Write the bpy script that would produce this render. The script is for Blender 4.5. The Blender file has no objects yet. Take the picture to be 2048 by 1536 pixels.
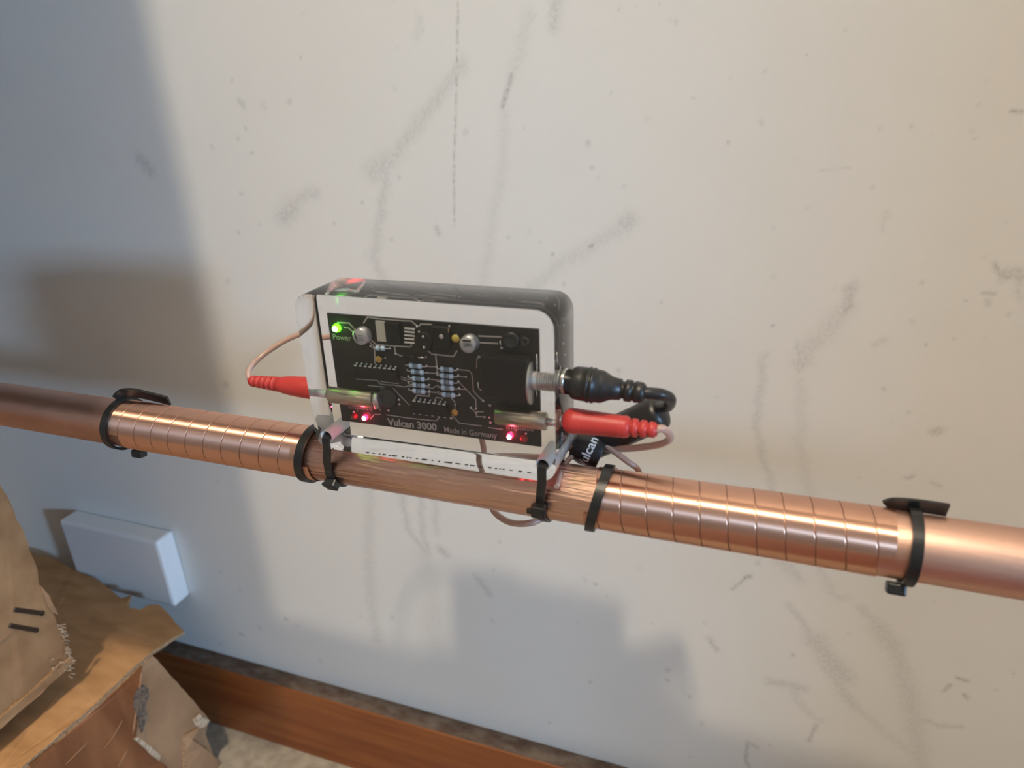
import bpy, bmesh, math, random
import numpy as np
from mathutils import Vector, Matrix
random.seed(7)
PI = math.pi
S = bpy.context.scene
COL = S.collection

# ---------------------------------------------------------------- camera
# Working frame: x along the wall (right), y into the wall, z up, metres, origin under
# the middle of the acrylic block; the floor is at z = FLOOR.  Everything is lifted by
# -FLOOR at the very end so that the floor lies at z = 0.
FLOOR = -0.453
WALL = 0.145
CAM = Vector((0.14159, -0.27422, 0.16415))
YAW, PITCH, ROLL, FPX = -0.36229, -0.40249, -0.04018, 1407.27
fw = Vector((math.sin(YAW)*math.cos(PITCH), math.cos(YAW)*math.cos(PITCH), math.sin(PITCH)))
rt0 = fw.cross(Vector((0, 0, 1))).normalized(); up0 = rt0.cross(fw)
RT = math.cos(ROLL)*rt0 + math.sin(ROLL)*up0
UP = -math.sin(ROLL)*rt0 + math.cos(ROLL)*up0
cam = bpy.data.cameras.new('camera'); camo = bpy.data.objects.new('camera', cam); COL.objects.link(camo)
camo.matrix_world = Matrix(((RT.x, UP.x, -fw.x, CAM.x), (RT.y, UP.y, -fw.y, CAM.y), (RT.z, UP.z, -fw.z, CAM.z), (0, 0, 0, 1)))
cam.sensor_width = 36; cam.sensor_fit = 'HORIZONTAL'; cam.lens = FPX/2048*36
cam.clip_start = 0.01; cam.clip_end = 30
cam.dof.use_dof = True; cam.dof.focus_distance = 0.39; cam.dof.aperture_fstop = 8.0
S.camera = camo
S.view_settings.view_transform = 'Standard'; S.view_settings.look = 'None'
S.view_settings.gamma = 1.0; S.view_settings.use_curve_mapping = False
S.view_settings.exposure = 0.66
S.cycles.use_denoising = True
S.cycles.max_bounces = 14; S.cycles.transmission_bounces = 14; S.cycles.glossy_bounces = 6; S.cycles.diffuse_bounces = 5
S.cycles.sample_clamp_indirect = 6.0

# ---------------------------------------------------------------- world and lights
LAMP_POS = Vector((0.04, -0.86, 1.93)); LAMP_W = 67.0; LAMP_COL = (1.0, 0.85, 0.64)
WIN_POS = Vector((4.15, -1.62, 0.52)); WIN_W = 83.0; WIN_COL = (0.40, 0.66, 1.0)
world = bpy.data.worlds.new('dim_room_air'); S.world = world; world.use_nodes = True
world.node_tree.nodes['Background'].inputs[0].default_value = (0.75, 0.85, 1.0, 1)
world.node_tree.nodes['Background'].inputs[1].default_value = 0.10
ld = bpy.data.lights.new('bulb_light', 'POINT'); ld.energy = LAMP_W; ld.color = LAMP_COL; ld.shadow_soft_size = 0.05
ld.cycles.is_caustics_light = True
lo = bpy.data.objects.new('bulb_light', ld); COL.objects.link(lo); lo.location = LAMP_POS
wd = bpy.data.lights.new('window_daylight', 'AREA'); wd.energy = WIN_W; wd.color = WIN_COL
wd.shape = 'RECTANGLE'; wd.size = 0.26; wd.size_y = 0.34
wo = bpy.data.objects.new('window_daylight', wd); COL.objects.link(wo); wo.location = WIN_POS
wo.rotation_euler = (Vector((-0.2, 0.1, 0.06)) - WIN_POS).to_track_quat('-Z', 'Y').to_euler()

# ---------------------------------------------------------------- pixel helpers (survey of the photograph, 2048 x 1536)
def ray(px, py): return (fw + RT*((px-1024)/FPX) - UP*((py-768)/FPX))
def at_y(px, py, y):
    d = ray(px, py); return CAM + d*((y-CAM.y)/d.y)
def at_x(px, py, x):
    d = ray(px, py); return CAM + d*((x-CAM.x)/d.x)
def at_z(px, py, z):
    d = ray(px, py); return CAM + d*((z-CAM.z)/d.z)
BLKF = -0.015; IOR = 1.49
def inside(px, py, y):                     # point inside the acrylic seen at a pixel, after bending at the front face
    d = ray(px, py).normalized(); p = CAM + d*((BLKF-CAM.y)/d.y)
    N = Vector((0, -1, 0)); c = -N.dot(d); e = 1/IOR; k = 1-e*e*(1-c*c)
    d2 = d*e + N*(e*c-math.sqrt(k)); return p + d2*((y-BLKF)/d2.y)
PIPE_R = 0.0138; PIPE_Y = 0.0011; PIPE_Z = -PIPE_R - 0.0004

# ---------------------------------------------------------------- materials
MATS = {}
def mat(name, color=(.8, .8, .8), rough=.5, metal=0., **kw):
    if name in MATS: return MATS[name]
    m = bpy.data.materials.new(name); m.use_nodes = True
    b = m.node_tree.nodes['Principled BSDF']
    b.inputs['Base Color'].default_value = (*color, 1); b.inputs['Roughness'].default_value = rough
    b.inputs['Metallic'].default_value = metal
    for k, v in kw.items(): b.inputs[k.replace('_', ' ')].default_value = v
    MATS[name] = m; return m
def nodes(m): return m.node_tree.nodes, m.node_tree.links, m.node_tree.nodes['Principled BSDF']
def add(nd, t, **kw):
    n = nd.new(t)
    for k, v in kw.items(): setattr(n, k, v)
    return n
def noise_color(m, scale, c1, c2, detail=6, stretch=(1, 1, 1), bump=0., lo_=.35, hi_=.65, bscale=None):
    nd, lk, b = nodes(m)
    tc = add(nd, 'ShaderNodeTexCoord'); mp = add(nd, 'ShaderNodeMapping'); mp.inputs['Scale'].default_value = stretch
    nz = add(nd, 'ShaderNodeTexNoise'); nz.inputs['Scale'].default_value = scale; nz.inputs['Detail'].default_value = detail
    cr = add(nd, 'ShaderNodeValToRGB'); cr.color_ramp.elements[0].position = lo_; cr.color_ramp.elements[1].position = hi_
    cr.color_ramp.elements[0].color = (*c1, 1); cr.color_ramp.elements[1].color = (*c2, 1)
    lk.new(tc.outputs['Object'], mp.inputs[0]); lk.new(mp.outputs[0], nz.inputs['Vector'])
    lk.new(nz.outputs['Fac'], cr.inputs[0]); lk.new(cr.outputs[0], b.inputs['Base Color'])
    if bump:
        bp_ = add(nd, 'ShaderNodeBump'); bp_.inputs['Strength'].default_value = 1; bp_.inputs['Distance'].default_value = bump
        lk.new(nz.outputs['Fac'], bp_.inputs['Height']); lk.new(bp_.outputs[0], b.inputs['Normal'])
    return m
M_PLASTIC = mat('black_plastic', (.018, .017, .017), .38)
M_TIE = mat('black_nylon', (.012, .012, .012), .33)
M_RED = mat('red_plastic', (.50, .042, .036), .45)
M_WHITE = mat('white_switch_plastic', (.78, .78, .78), .35)
M_SILVER = mat('bright_metal', (.86, .86, .86), .22, 1.)
M_SATIN = mat('satin_metal', (.80, .78, .74), .38, 1.)
M_BRASS = mat('nickel_socket_metal', (.62, .54, .42), .34, 1.)
M_SOLDER = mat('solder_metal', (.90, .88, .85), .25, .5)
M_TRACE = mat('tinned_copper_trace', (.52, .47, .42), .45, .15)
M_PCB = noise_color(mat('black_circuit_board', (.02, .02, .02), .42), 60, (.014, .014, .014), (.020, .021, .020))
M_CHIP = mat('black_chip_plastic', (.011, .011, .011), .6)
M_SILK = mat('pale_board_print', (.46, .42, .36), .7)
M_RES = mat('resistor_blue', (.62, .78, .92), .4)
M_BAND = mat('resistor_band', (.008, .02, .055), .4)
M_BAND2 = mat('resistor_brown_band', (.10, .05, .05), .4)
M_CERAM = mat('ceramic_amber', (.62, .33, .06), .45)
M_CERAMY = mat('ceramic_yellow', (.62, .50, .12), .45)
M_CAN = mat('aluminium_can', (.74, .73, .70), .32, .85)
M_CANTOP = mat('aluminium_can_top', (.62, .60, .55), .45, .3)
M_INK = mat('black_ink', (.03, .028, .025), .6)
M_WHITEINK = mat('white_ink', (.80, .80, .80), .6)
M_WIRE = mat('clear_pink_wire_sheath', (.60, .40, .33), .30, .0, Transmission_Weight=.25, Coat_Weight=.3)
M_STAPLE = mat('dark_staple_metal', (.10, .075, .06), .35, .9)
M_LEDOFF = mat('red_led_lens', (.35, .02, .025), .25)
def emis(name, col, st):
    m = mat(name, (0, 0, 0), .4); b = nodes(m)[2]
    b.inputs['Emission Color'].default_value = (*col, 1); b.inputs['Emission Strength'].default_value = st; return m
M_LEDG = emis('green_led_lens', (.07, 1.0, .006), 5.0); M_LEDGC = emis('green_led_die', (.45, 1., .25), 25.)
M_LEDR = emis('red_led_lens_lit', (1., .006, .024), 15.0); M_LEDRC = emis('red_led_die', (1., .14, .25), 32.)
M_ACR = mat('clear_acrylic', (1, 1, 1), .0, .0, IOR=IOR, Transmission_Weight=1.0)
M_FROST = mat('frosted_drilled_acrylic', (.86, .84, .82), .5)

# wall paint with scuffs, marks and a painted wire shadow (mask painted into the "stain" attribute below)
M_WALL = mat('scuffed_white_wall_paint', (.76, .74, .70), .62)
nd, lk, b = nodes(M_WALL)
tc = add(nd, 'ShaderNodeTexCoord'); at = add(nd, 'ShaderNodeAttribute'); at.attribute_name = 'stain_shade'
n1 = add(nd, 'ShaderNodeTexNoise'); n1.inputs['Scale'].default_value = 420; n1.inputs['Detail'].default_value = 5
n2 = add(nd, 'ShaderNodeTexNoise'); n2.inputs['Scale'].default_value = 5; n2.inputs['Detail'].default_value = 4
n3 = add(nd, 'ShaderNodeTexNoise'); n3.inputs['Scale'].default_value = 120; n3.inputs['Detail'].default_value = 8
mr = add(nd, 'ShaderNodeMapRange'); mr.inputs[1].default_value = .32; mr.inputs[2].default_value = .66; mr.inputs[3].default_value = .42; mr.inputs[4].default_value = 1.15
mu = add(nd, 'ShaderNodeMath', operation='MULTIPLY')
cr = add(nd, 'ShaderNodeValToRGB'); cr.color_ramp.elements[0].color = (.735, .715, .675, 1); cr.color_ramp.elements[1].color = (.775, .76, .725, 1)
cr.color_ramp.elements[0].position = .35; cr.color_ramp.elements[1].position = .65
mx = add(nd, 'ShaderNodeMix', data_type='RGBA'); mx.inputs[7].default_value = (.15, .155, .145, 1)
bu = add(nd, 'ShaderNodeBump'); bu.inputs['Distance'].default_value = .00025; bu.inputs['Strength'].default_value = .5
for n in (n1, n2, n3): lk.new(tc.outputs['Object'], n.inputs['Vector'])
lk.new(n1.outputs['Fac'], mr.inputs[0]); lk.new(mr.outputs[0], mu.inputs[0]); lk.new(at.outputs['Fac'], mu.inputs[1])
lk.new(n2.outputs['Fac'], cr.inputs[0]); lk.new(cr.outputs[0], mx.inputs[6]); lk.new(mu.outputs[0], mx.inputs[0])
lk.new(mx.outputs[2], b.inputs['Base Color']); lk.new(n3.outputs['Fac'], bu.inputs['Height']); lk.new(bu.outputs[0], b.inputs['Normal'])
M_ROOM = mat('plain_room_paint', (.27, .27, .27), .7)
M_CEIL = mat('ceiling_paint', (.45, .44, .42), .7)
M_FLOOR = noise_color(mat('dusty_concrete', (.35, .3, .25), .85), 90, (.30, .26, .205), (.42, .37, .30), 8, bump=.0015)
M_WOOD = noise_color(mat('orange_varnished_wood', (.3, .1, .03), .38), 9, (.20, .052, .014), (.29, .092, .024), 7, (1, 6, 14), bump=.0002)
M_WOODTOP = noise_color(mat('dusty_board_top', (.13, .08, .05), .7), 70, (.075, .040, .024), (.15, .11, .08), 8, (1, 2, 1))
M_BLOCKER = mat('grey_blocker_paint', (.30, .29, .28), .6)
M_CARD = noise_color(mat('brown_cardboard', (.4, .24, .12), .8), 40, (.27, .135, .056), (.37, .205, .092), 8, (1, 1, 1), bump=.0003)
M_CARDD = noise_color(mat('light_cardboard', (.4, .24, .12), .8), 30, (.29, .155, .076), (.38, .222, .115), 8, bump=.0003)
M_CARDG = noise_color(mat('golden_cardboard', (.5, .3, .12), .8), 26, (.36, .185, .072), (.48, .265, .115), 7, (1, 3, 1), bump=.0003)
M_CORR = noise_color(mat('cardboard_core', (.3, .18, .09), .9), 600, (.20, .115, .055), (.44, .28, .16), 3)
M_TORN = noise_color(mat('torn_paper_fibre', (.55, .42, .28), .9), 300, (.36, .24, .14), (.60, .46, .33), 6)
M_TAPE = noise_color(mat('glossy_brown_tape', (.3, .12, .05), .22, .0, Coat_Weight=.6, Coat_Roughness=.1), 14, (.17, .052, .018), (.27, .100, .038), 7, (1, 3, .6), bump=.0012)
M_TAPE2 = mat('tape_crease_shine', (.36, .19, .10), .15)  # paler than the tape: the bright streaks on its creases put into the colour

def copper(name, c1, c2, rough, aniso=0., scr=0., scale=8, stretch=(1, 1, 1)):
    m = mat(name, c1, rough, 1.); noise_color(m, scale, c1, c2, 6, stretch)
    nd, lk, b = nodes(m)
    b.inputs['Anisotropic'].default_value = aniso; b.inputs['Anisotropic Rotation'].default_value = .25
    if aniso:
        tg = add(nd, 'ShaderNodeTangent'); tg.direction_type = 'RADIAL'; tg.axis = 'X'
        lk.new(tg.outputs[0], b.inputs['Tangent'])
    if scr:
        tc = add(nd, 'ShaderNodeTexCoord'); mp = add(nd, 'ShaderNodeMapping'); mp.inputs['Scale'].default_value = (45, 620, 620)
        nz = add(nd, 'ShaderNodeTexNoise'); nz.inputs['Scale'].default_value = 1.; nz.inputs['Detail'].default_value = 4
        sx = add(nd, 'ShaderNodeSeparateXYZ'); ab = add(nd, 'ShaderNodeMath', operation='ABSOLUTE'); m2 = add(nd, 'ShaderNodeMapRange'); m2.inputs[1].default_value = .07; m2.inputs[2].default_value = .10; m2.inputs[3].default_value = 1.; m2.inputs[4].default_value = .12
        lk.new(tc.outputs['Object'], sx.inputs[0]); lk.new(sx.outputs[0], ab.inputs[0]); lk.new(ab.outputs[0], m2.inputs[0])
        bp_ = add(nd, 'ShaderNodeBump'); bp_.inputs['Distance'].default_value = scr; bp_.inputs['Strength'].default_value = 1.; lk.new(m2.outputs[0], bp_.inputs['Strength'])
        lk.new(tc.outputs['Object'], mp.inputs[0]); lk.new(mp.outputs[0], nz.inputs['Vector'])
        m3 = add(nd, 'ShaderNodeMapRange'); m3.inputs[1].default_value = .12; m3.inputs[2].default_value = 1.; m3.inputs[3].default_value = rough; m3.inputs[4].default_value = rough*.72
        lk.new(m2.outputs[0], m3.inputs[0]); lk.new(m3.outputs[0], b.inputs['Roughness'])
        lk.new(nz.outputs['Fac'], bp_.inputs['Height']); lk.new(bp_.outputs[0], b.inputs['Normal'])
    return m
M_PIPE = copper('weathered_copper_pipe', (.64, .37, .28), (.78, .50, .39), .42, 0, .0011, 14, (1, 2, 2))
M_FOIL = copper('polished_copper_strip', (.84, .48, .34), (.88, .53, .39), .35, 1.0, 0, 10)
M_FOILEDGE = mat('copper_strip_edge', (.42, .20, .12), .5, 1.)

# ---------------------------------------------------------------- mesh builder
class MB:
    def __init__(s): s.v = []; s.f = []; s.m = []; s.s = []
    def add(s, vs, fs, mi=0, smooth=False):
        o = len(s.v); s.v += [tuple(v) for v in vs]
        for f in fs: s.f.append(tuple(o+i for i in f)); s.m.append(mi); s.s.append(smooth)
    def box(s, c, d, mi=0, R=None, bev=0.):
        hx, hy, hz = d[0]/2, d[1]/2, d[2]/2; c = Vector(c)
        if bev:
            bm = bmesh.new(); bmesh.ops.create_cube(bm, size=1)
            bmesh.ops.scale(bm, vec=d, verts=bm.verts)
            bmesh.ops.bevel(bm, geom=list(bm.edges), offset=bev, segments=2, affect='EDGES', profile=.5)
            bm.verts.ensure_lookup_table(); bm.verts.index_update()
            vs = [v.co.copy() for v in bm.verts]; fs = [[v.index for v in f.verts] for f in bm.faces]; bm.free()
        else:
            vs = [Vector((x*hx, y*hy, z*hz)) for x in (-1, 1) for y in (-1, 1) for z in (-1, 1)]
            fs = [(0, 1, 3, 2), (4, 6, 7, 5), (0, 4, 5, 1), (2, 3, 7, 6), (0, 2, 6, 4), (1, 5, 7, 3)]
        if R is not None: vs = [R @ v for v in vs]
        s.add([c+v for v in vs], fs, mi, False)
    def lathe(s, a, ax, prof, n=24, mi=0, mats=None, caps=True):
        # prof = [(distance along ax, radius)], from point a
        a = Vector(a); ax = Vector(ax).normalized()
        u = ax.orthogonal().normalized(); w = ax.cross(u)
        vs = []
        for t, r in prof:
            for k in range(n):
                g = 2*PI*k/n; vs.append(a+ax*t+(u*math.cos(g)+w*math.sin(g))*r)
        for i in range(len(prof)-1):
            fs = [(i*n+k, i*n+(k+1) % n, (i+1)*n+(k+1) % n, (i+1)*n+k) for k in range(n)]
            m_ = mats[i] if mats else mi
            if i == 0: s.add(vs, fs, m_, True); base = len(s.v)-len(vs)
            else:
                for f in fs: s.f.append(tuple(base+j for j in f)); s.m.append(m_); s.s.append(True)
        if caps:
            s.f.append(tuple(base+k for k in reversed(range(n)))); s.m.append(mats[0] if mats else mi); s.s.append(False)
            e = (len(prof)-1)*n
            s.f.append(tuple(base+e+k for k in range(n))); s.m.append(mats[-1] if mats else mi); s.s.append(False)
    def tube(s, pts, r, n=10, mi=0, caps=True, flat=1.):
        pts = [Vector(p) for p in pts]; m = len(pts); rr = r if isinstance(r, (list, tuple)) else [r]*m
        T = [(pts[min(i+1, m-1)]-pts[max(i-1, 0)]).normalized() for i in range(m)]
        u = T[0].orthogonal().normalized(); vs = []
        for i in range(m):
            u = (u-T[i]*u.dot(T[i])).normalized(); w = T[i].cross(u)
            for k in range(n):
                g = 2*PI*k/n; vs.append(pts[i]+u*(math.cos(g)*rr[i])+w*(math.sin(g)*rr[i]*flat))
        fs = [(i*n+k, i*n+(k+1) % n, (i+1)*n+(k+1) % n, (i+1)*n+k) for i in range(m-1) for k in range(n)]
        s.add(vs, fs, mi, True); base = len(s.v)-len(vs)
        if caps:
            s.f.append(tuple(base+k for k in reversed(range(n)))); s.m.append(mi); s.s.append(False)
            s.f.append(tuple(base+(m-1)*n+k for k in range(n))); s.m.append(mi); s.s.append(False)
    def strap(s, pts, side, w, t, mi=0, closed=False):
        # rectangular strip: width w along `side`, thickness t along the path normal
        pts = [Vector(p) for p in pts]; m = len(pts); side = Vector(side).normalized(); vs = []
        for i in range(m):
            a = pts[(i-1) % m] if closed else pts[max(i-1, 0)]; b_ = pts[(i+1) % m] if closed else pts[min(i+1, m-1)]
            T = (b_-a).normalized(); sd = (side-T*side.dot(T)).normalized(); nn = T.cross(sd)
            for x, y in ((-1, -1), (1, -1), (1, 1), (-1, 1)): vs.append(pts[i]+sd*(x*w/2)+nn*(y*t/2))
        L = m if closed else m-1
        fs = [(i*4+k, i*4+(k+1) % 4, ((i+1) % m)*4+(k+1) % 4, ((i+1) % m)*4+k) for i in range(L) for k in range(4)]
        if not closed: fs += [(3, 2, 1, 0), tuple((m-1)*4+k for k in range(4))]
        s.add(vs, fs, mi, False)
    def ball(s, c, r, mi=0, n=8, sc=(1, 1, 1)):
        vs = [Vector((0, 0, 1))]; fs = []; h = max(3, n//2)
        for i in range(1, h):
            a = PI*i/h
            for k in range(n): g = 2*PI*k/n; vs.append(Vector((math.sin(a)*math.cos(g), math.sin(a)*math.sin(g), math.cos(a))))
        vs.append(Vector((0, 0, -1)))
        for k in range(n): fs.append((0, 1+k, 1+(k+1) % n))
        for i in range(h-2):
            for k in range(n): fs.append((1+i*n+k, 1+(i+1)*n+k, 1+(i+1)*n+(k+1) % n, 1+i*n+(k+1) % n))
        e = len(vs)-1
        for k in range(n): fs.append((e, 1+(h-2)*n+(k+1) % n, 1+(h-2)*n+k))
        c = Vector(c); s.add([c+Vector((v.x*r*sc[0], v.y*r*sc[1], v.z*r*sc[2])) for v in vs], fs, mi, True)
    def plate(s, poly, nrm, t, mi=0, edge=None):
        # solid slab: polygon (3D, in one plane or nearly) thickened by t against nrm
        nrm = Vector(nrm).normalized(); P = [Vector(p) for p in poly]; n = len(P)
        a = sum(((P[i]-P[0]).cross(P[(i+1) % n]-P[0]) for i in range(n)), Vector()).dot(nrm)
        if a < 0: P.reverse()
        vs = P+[p-nrm*t for p in P]
        s.add(vs, [tuple(range(n))], mi); base = len(s.v)-len(vs)
        s.f.append(tuple(base+n+i for i in reversed(range(n)))); s.m.append(mi); s.s.append(False)
        for i in range(n):
            j = (i+1) % n; s.f.append((base+i, base+n+i, base+n+j, base+j)); s.m.append(mi if edge is None else edge); s.s.append(False)
    def build(s, name, mats, parent=None, origin=None):
        me = bpy.data.meshes.new(name)
        o_ = Vector(origin) if origin is not None else Vector((0, 0, 0))
        me.from_pydata([tuple(Vector(v)-o_) for v in s.v], [], s.f)
        for m in (mats if isinstance(mats, (list, tuple)) else [mats]): me.materials.append(m)
        me.polygons.foreach_set('material_index', s.m); me.polygons.foreach_set('use_smooth', s.s)
        me.update()
        ob = bpy.data.objects.new(name, me); COL.objects.link(ob)
        ob.location = o_
        if parent is not None:
            ob.parent = parent; ob.location = o_ - wloc(parent)
        return ob
def wloc(o):
    p = Vector(o.location)
    while o.parent is not None: o = o.parent; p += Vector(o.location)
    return p
def thing(name, label, cat, loc=(0, 0, 0), group=None):
    o = bpy.data.objects.new(name, None); o.empty_display_size = .01; COL.objects.link(o); o.location = loc
    o['label'] = label; o['category'] = cat
    if group: o['group'] = group
    return o
def tag(o, label, cat, group=None):
    o['label'] = label; o['category'] = cat
    if group: o['group'] = group
    return o
def struct(o): o['kind'] = 'structure'; return o
def spline(pts, n=8):
    P = [Vector(p) for p in pts]; P = [P[0]*2-P[1]]+P+[P[-1]*2-P[-2]]; out = []
    for i in range(1, len(P)-2):
        for k in range(n):
            t = k/n; a, b_, c, d = P[i-1], P[i], P[i+1], P[i+2]
            out.append(.5*((2*b_)+(c-a)*t+(2*a-5*b_+4*c-d)*t*t+(3*b_-a-3*c+d)*t**3))
    out.append(P[-2]); return out
def text_mesh(name, body, size, m, parent, loc, rot, extrude=.00004, offset=0., align='LEFT', shear=0., sx=1.):
    cu = bpy.data.curves.new(name, 'FONT'); cu.body = body; cu.size = size; cu.extrude = extrude; cu.offset = offset
    cu.align_x = align; cu.shear = shear; cu.resolution_u = 3
    tmp = bpy.data.objects.new(name, cu); COL.objects.link(tmp)
    dg = bpy.context.evaluated_depsgraph_get()
    me = bpy.data.meshes.new_from_object(tmp.evaluated_get(dg)); bpy.data.objects.remove(tmp)
    me.materials.clear(); me.materials.append(m); me.name = name
    Mx = rot.to_4x4() @ Matrix.Scale(sx, 4, (1, 0, 0)); Mx.translation = Vector(loc)
    me.transform(Mx)
    ob = bpy.data.objects.new(name, me); COL.objects.link(ob)
    ob.parent = parent; ob.location = -wloc(parent)
    return ob
FACE = Matrix.Rotation(PI/2, 3, 'X')

# ---------------------------------------------------------------- room
def rough_wall():
    x0, x1, z0, z1, st = -.80, .50, FLOOR, .42, .00125
    nx = int((x1-x0)/st); nz = int((z1-z0)/st)
    X = np.linspace(x0, x1, nx+1); Z = np.linspace(z0, z1, nz+1)
    XX, ZZ = np.meshgrid(X, Z)
    # strokes: (pixels along the mark, width px, strength, dotted)
    ST = [
     ([(916, 0), (914, 120), (911, 250), (908, 330), (909, 450)], 2.2, .55, 22),
     ([(925, 130), (880, 190), (830, 255), (800, 300), (772, 330)], 13, .26, 0),
     ([(772, 325), (768, 380), (760, 440), (752, 490), (752, 530), (765, 558)], 11, .25, 0),
     ([(745, 345), (772, 322)], 20, .28, 0),
     ([(1023, 150), (1015, 180), (1005, 212)], 5, .6, 0),
     ([(1008, 215), (1005, 330), (985, 440), (975, 520), (966, 565)], 12, .14, 0),
     ([(1055, 25), (1045, 80), (1025, 150)], 14, .16, 0),
     ([(1116, 0), (1105, 50)], 13, .30, 0),
     ([(568, 432), (585, 415)], 17, .34, 0), ([(580, 420), (605, 395), (628, 385)], 12, .24, 0),
     ([(1250, 448), (1264, 438)], 15, .34, 0), ([(1255, 448), (1180, 495), (1120, 530), (1065, 575)], 15, .19, 0),
     ([(1179, 493), (1183, 491)], 4, .75, 0),
     ([(840, 32), (832, 72)], 8, .16, 0),
     ([(278, 318), (290, 328), (303, 345)], 9, .38, 0),
     ([(1706, 572), (1699, 592), (1690, 622)], 13, .42, 0),
     ([(1690, 620), (1660, 655), (1625, 690), (1600, 725)], 22, .22, 0),
     ([(1614, 713), (1599, 745)], 3, .42, 0), ([(1598, 690), (1596, 735)], 6, .3, 0),
     ([(1600, 760), (1602, 850), (1598, 880), (1608, 930), (1620, 985)], 13, .16, 0),
     ([(1527, 710), (1522, 770), (1514, 830), (1516, 870), (1530, 930), (1545, 975), (1560, 1100), (1600, 1160)], 9, .25, 0),
     ([(1988, 530), (2000, 548), (2012, 552)], 7, .48, 0), ([(2008, 552), (2030, 540), (2042, 555)], 13, .42, 0), ([(2030, 560), (2040, 600)], 8, .22, 0),
     ([(1965, 586), (1990, 588)], 4, .5, 0), ([(1975, 600), (1980, 604)], 7, .4, 0),
     ([(1868, 864), (1882, 858)], 10, .42, 0), ([(1750, 690), (1772, 682)], 9, .22, 0), ([(1815, 955), (1822, 953)], 6, .5, 0), ([(1862, 965), (1882, 972)], 5, .3, 0),
     ([(1640, 340), (1700, 337)], 2, .3, 0), ([(2022, 222), (2046, 224)], 4, .65, 0), ([(1775, 425), (1768, 455)], 7, .14, 0),
     ([(1580, 1210), (1600, 1240), (1640, 1290)], 9, .28, 0), ([(1630, 1280), (1660, 1320), (1690, 1355)], 24, .34, 0), ([(1650, 1330), (1690, 1390), (1712, 1415)], 14, .26, 0),
     ([(1715, 1415), (1770, 1465), (1830, 1510)], 12, .18, 0),
     ([(1725, 1218), (1755, 1245)], 12, .25, 0), ([(1755, 1255), (1785, 1290), (1800, 1330)], 22, .27, 0), ([(1800, 1330), (1815, 1380), (1828, 1440), (1845, 1540)], 24, .24, 0),
     ([(1830, 1435), (1870, 1448), (1922, 1456)], 7, .3, 0), ([(1465, 1178), (1494, 1154)], 4, .45, 0), ([(1491, 1155), (1496, 1153)], 6, .75, 0),
     ([(1420, 1280), (1434, 1298)], 7, .4, 0), ([(1540, 1362), (1580, 1372), (1608, 1375)], 12, .3, 0), ([(1585, 1380), (1610, 1420), (1640, 1440)], 10, .2, 0),
     ([(1632, 1450), (1618, 1482)], 5, .45, 0), ([(1495, 1490), (1492, 1520), (1500, 1536)], 4, .5, 0), ([(1495, 1485), (1515, 1495)], 5, .4, 0),
     ([(1916, 1356), (1934, 1362)], 5, .65, 0), ([(1887, 1382), (1900, 1370)], 5, .5, 0), ([(1930, 1390), (1932, 1394)], 6, .6, 0),
     ([(1560, 1125), (1600, 1160)], 13, .2, 0), ([(1640, 1140), (1665, 1185), (1695, 1195)], 10, .18, 0),
     ([(740, 975), (738, 1100), (742, 1200), (755, 1280)], 11, .22, 0),
     ([(803, 985), (815, 1050), (835, 1085), (858, 1112)], 7, .3, 0), ([(842, 990), (845, 1060), (858, 1110)], 7, .28, 0),  # soft dark lines below the block
     ([(870, 985), (872, 1065)], 7, .22, 0), ([(880, 1100), (890, 1108)], 10, .42, 0), ([(958, 1158), (976, 1186)], 8, .32, 0),
     ([(850, 1115), (868, 1210), (865, 1280)], 22, .14, 0),  # broad faint band: shadow of a wire painted into the wall colour
     ([(873, 455), (877, 468)], 5, .4, 0), ([(480, 205), (486, 212)], 6, .35, 0), ([(525, 208), (528, 214)], 6, .2, 0)]
    rnd = random.Random(3)
    def wallpt(px, py):
        p = at_y(px, py, WALL); return p.x, p.z
    D = np.zeros_like(XX, dtype=np.float32)
    XW = XX + .0007*np.sin(ZZ*310+XX*90)+.0005*np.sin(ZZ*730-XX*410)+.0004*np.sin(ZZ*1900+XX*1300)
    ZW = ZZ + .0007*np.sin(XX*280-ZZ*120)+.0005*np.sin(XX*690+ZZ*350)
    def stroke(pts, wpx, st_, dots):
        if len(pts) > 2: pts = [(p.x, p.y) for p in spline([(x_, y_, 0) for x_, y_ in pts], 5)]
        pw = [wallpt(*p) for p in pts]
        mid = pts[len(pts)//2]; a = wallpt(*mid); c = wallpt(mid[0]+1, mid[1]); w = wpx*abs(c[0]-a[0])*1.05; st_ = st_*(.76 if wpx > 5 else .8)
        for (ax, az), (bx, bz) in zip(pw[:-1], pw[1:]):
            m = 3.2*w
            i0, i1 = np.searchsorted(X, [min(ax, bx)-m, max(ax, bx)+m]); j0, j1 = np.searchsorted(Z, [min(az, bz)-m, max(az, bz)+m])
            if i1 <= i0 or j1 <= j0: continue
            x, z = (XW[j0:j1, i0:i1], ZW[j0:j1, i0:i1]) if wpx > 5 else (XX[j0:j1, i0:i1], ZZ[j0:j1, i0:i1])
            dx, dz = bx-ax, bz-az; L2 = dx*dx+dz*dz+1e-12
            t = np.clip(((x-ax)*dx+(z-az)*dz)/L2, 0, 1)
            d = np.hypot(x-ax-t*dx, z-az-t*dz)
            v = st_*np.exp(-(d/w)**2*1.1)
            if dots: v = v*(.35+.65*(np.sin(z*2*PI/.011)+np.sin(z*2*PI/.0047+1) > -.4))
            D[j0:j1, i0:i1] = np.maximum(D[j0:j1, i0:i1], v)
    for a in ST: stroke(*a)
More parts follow.
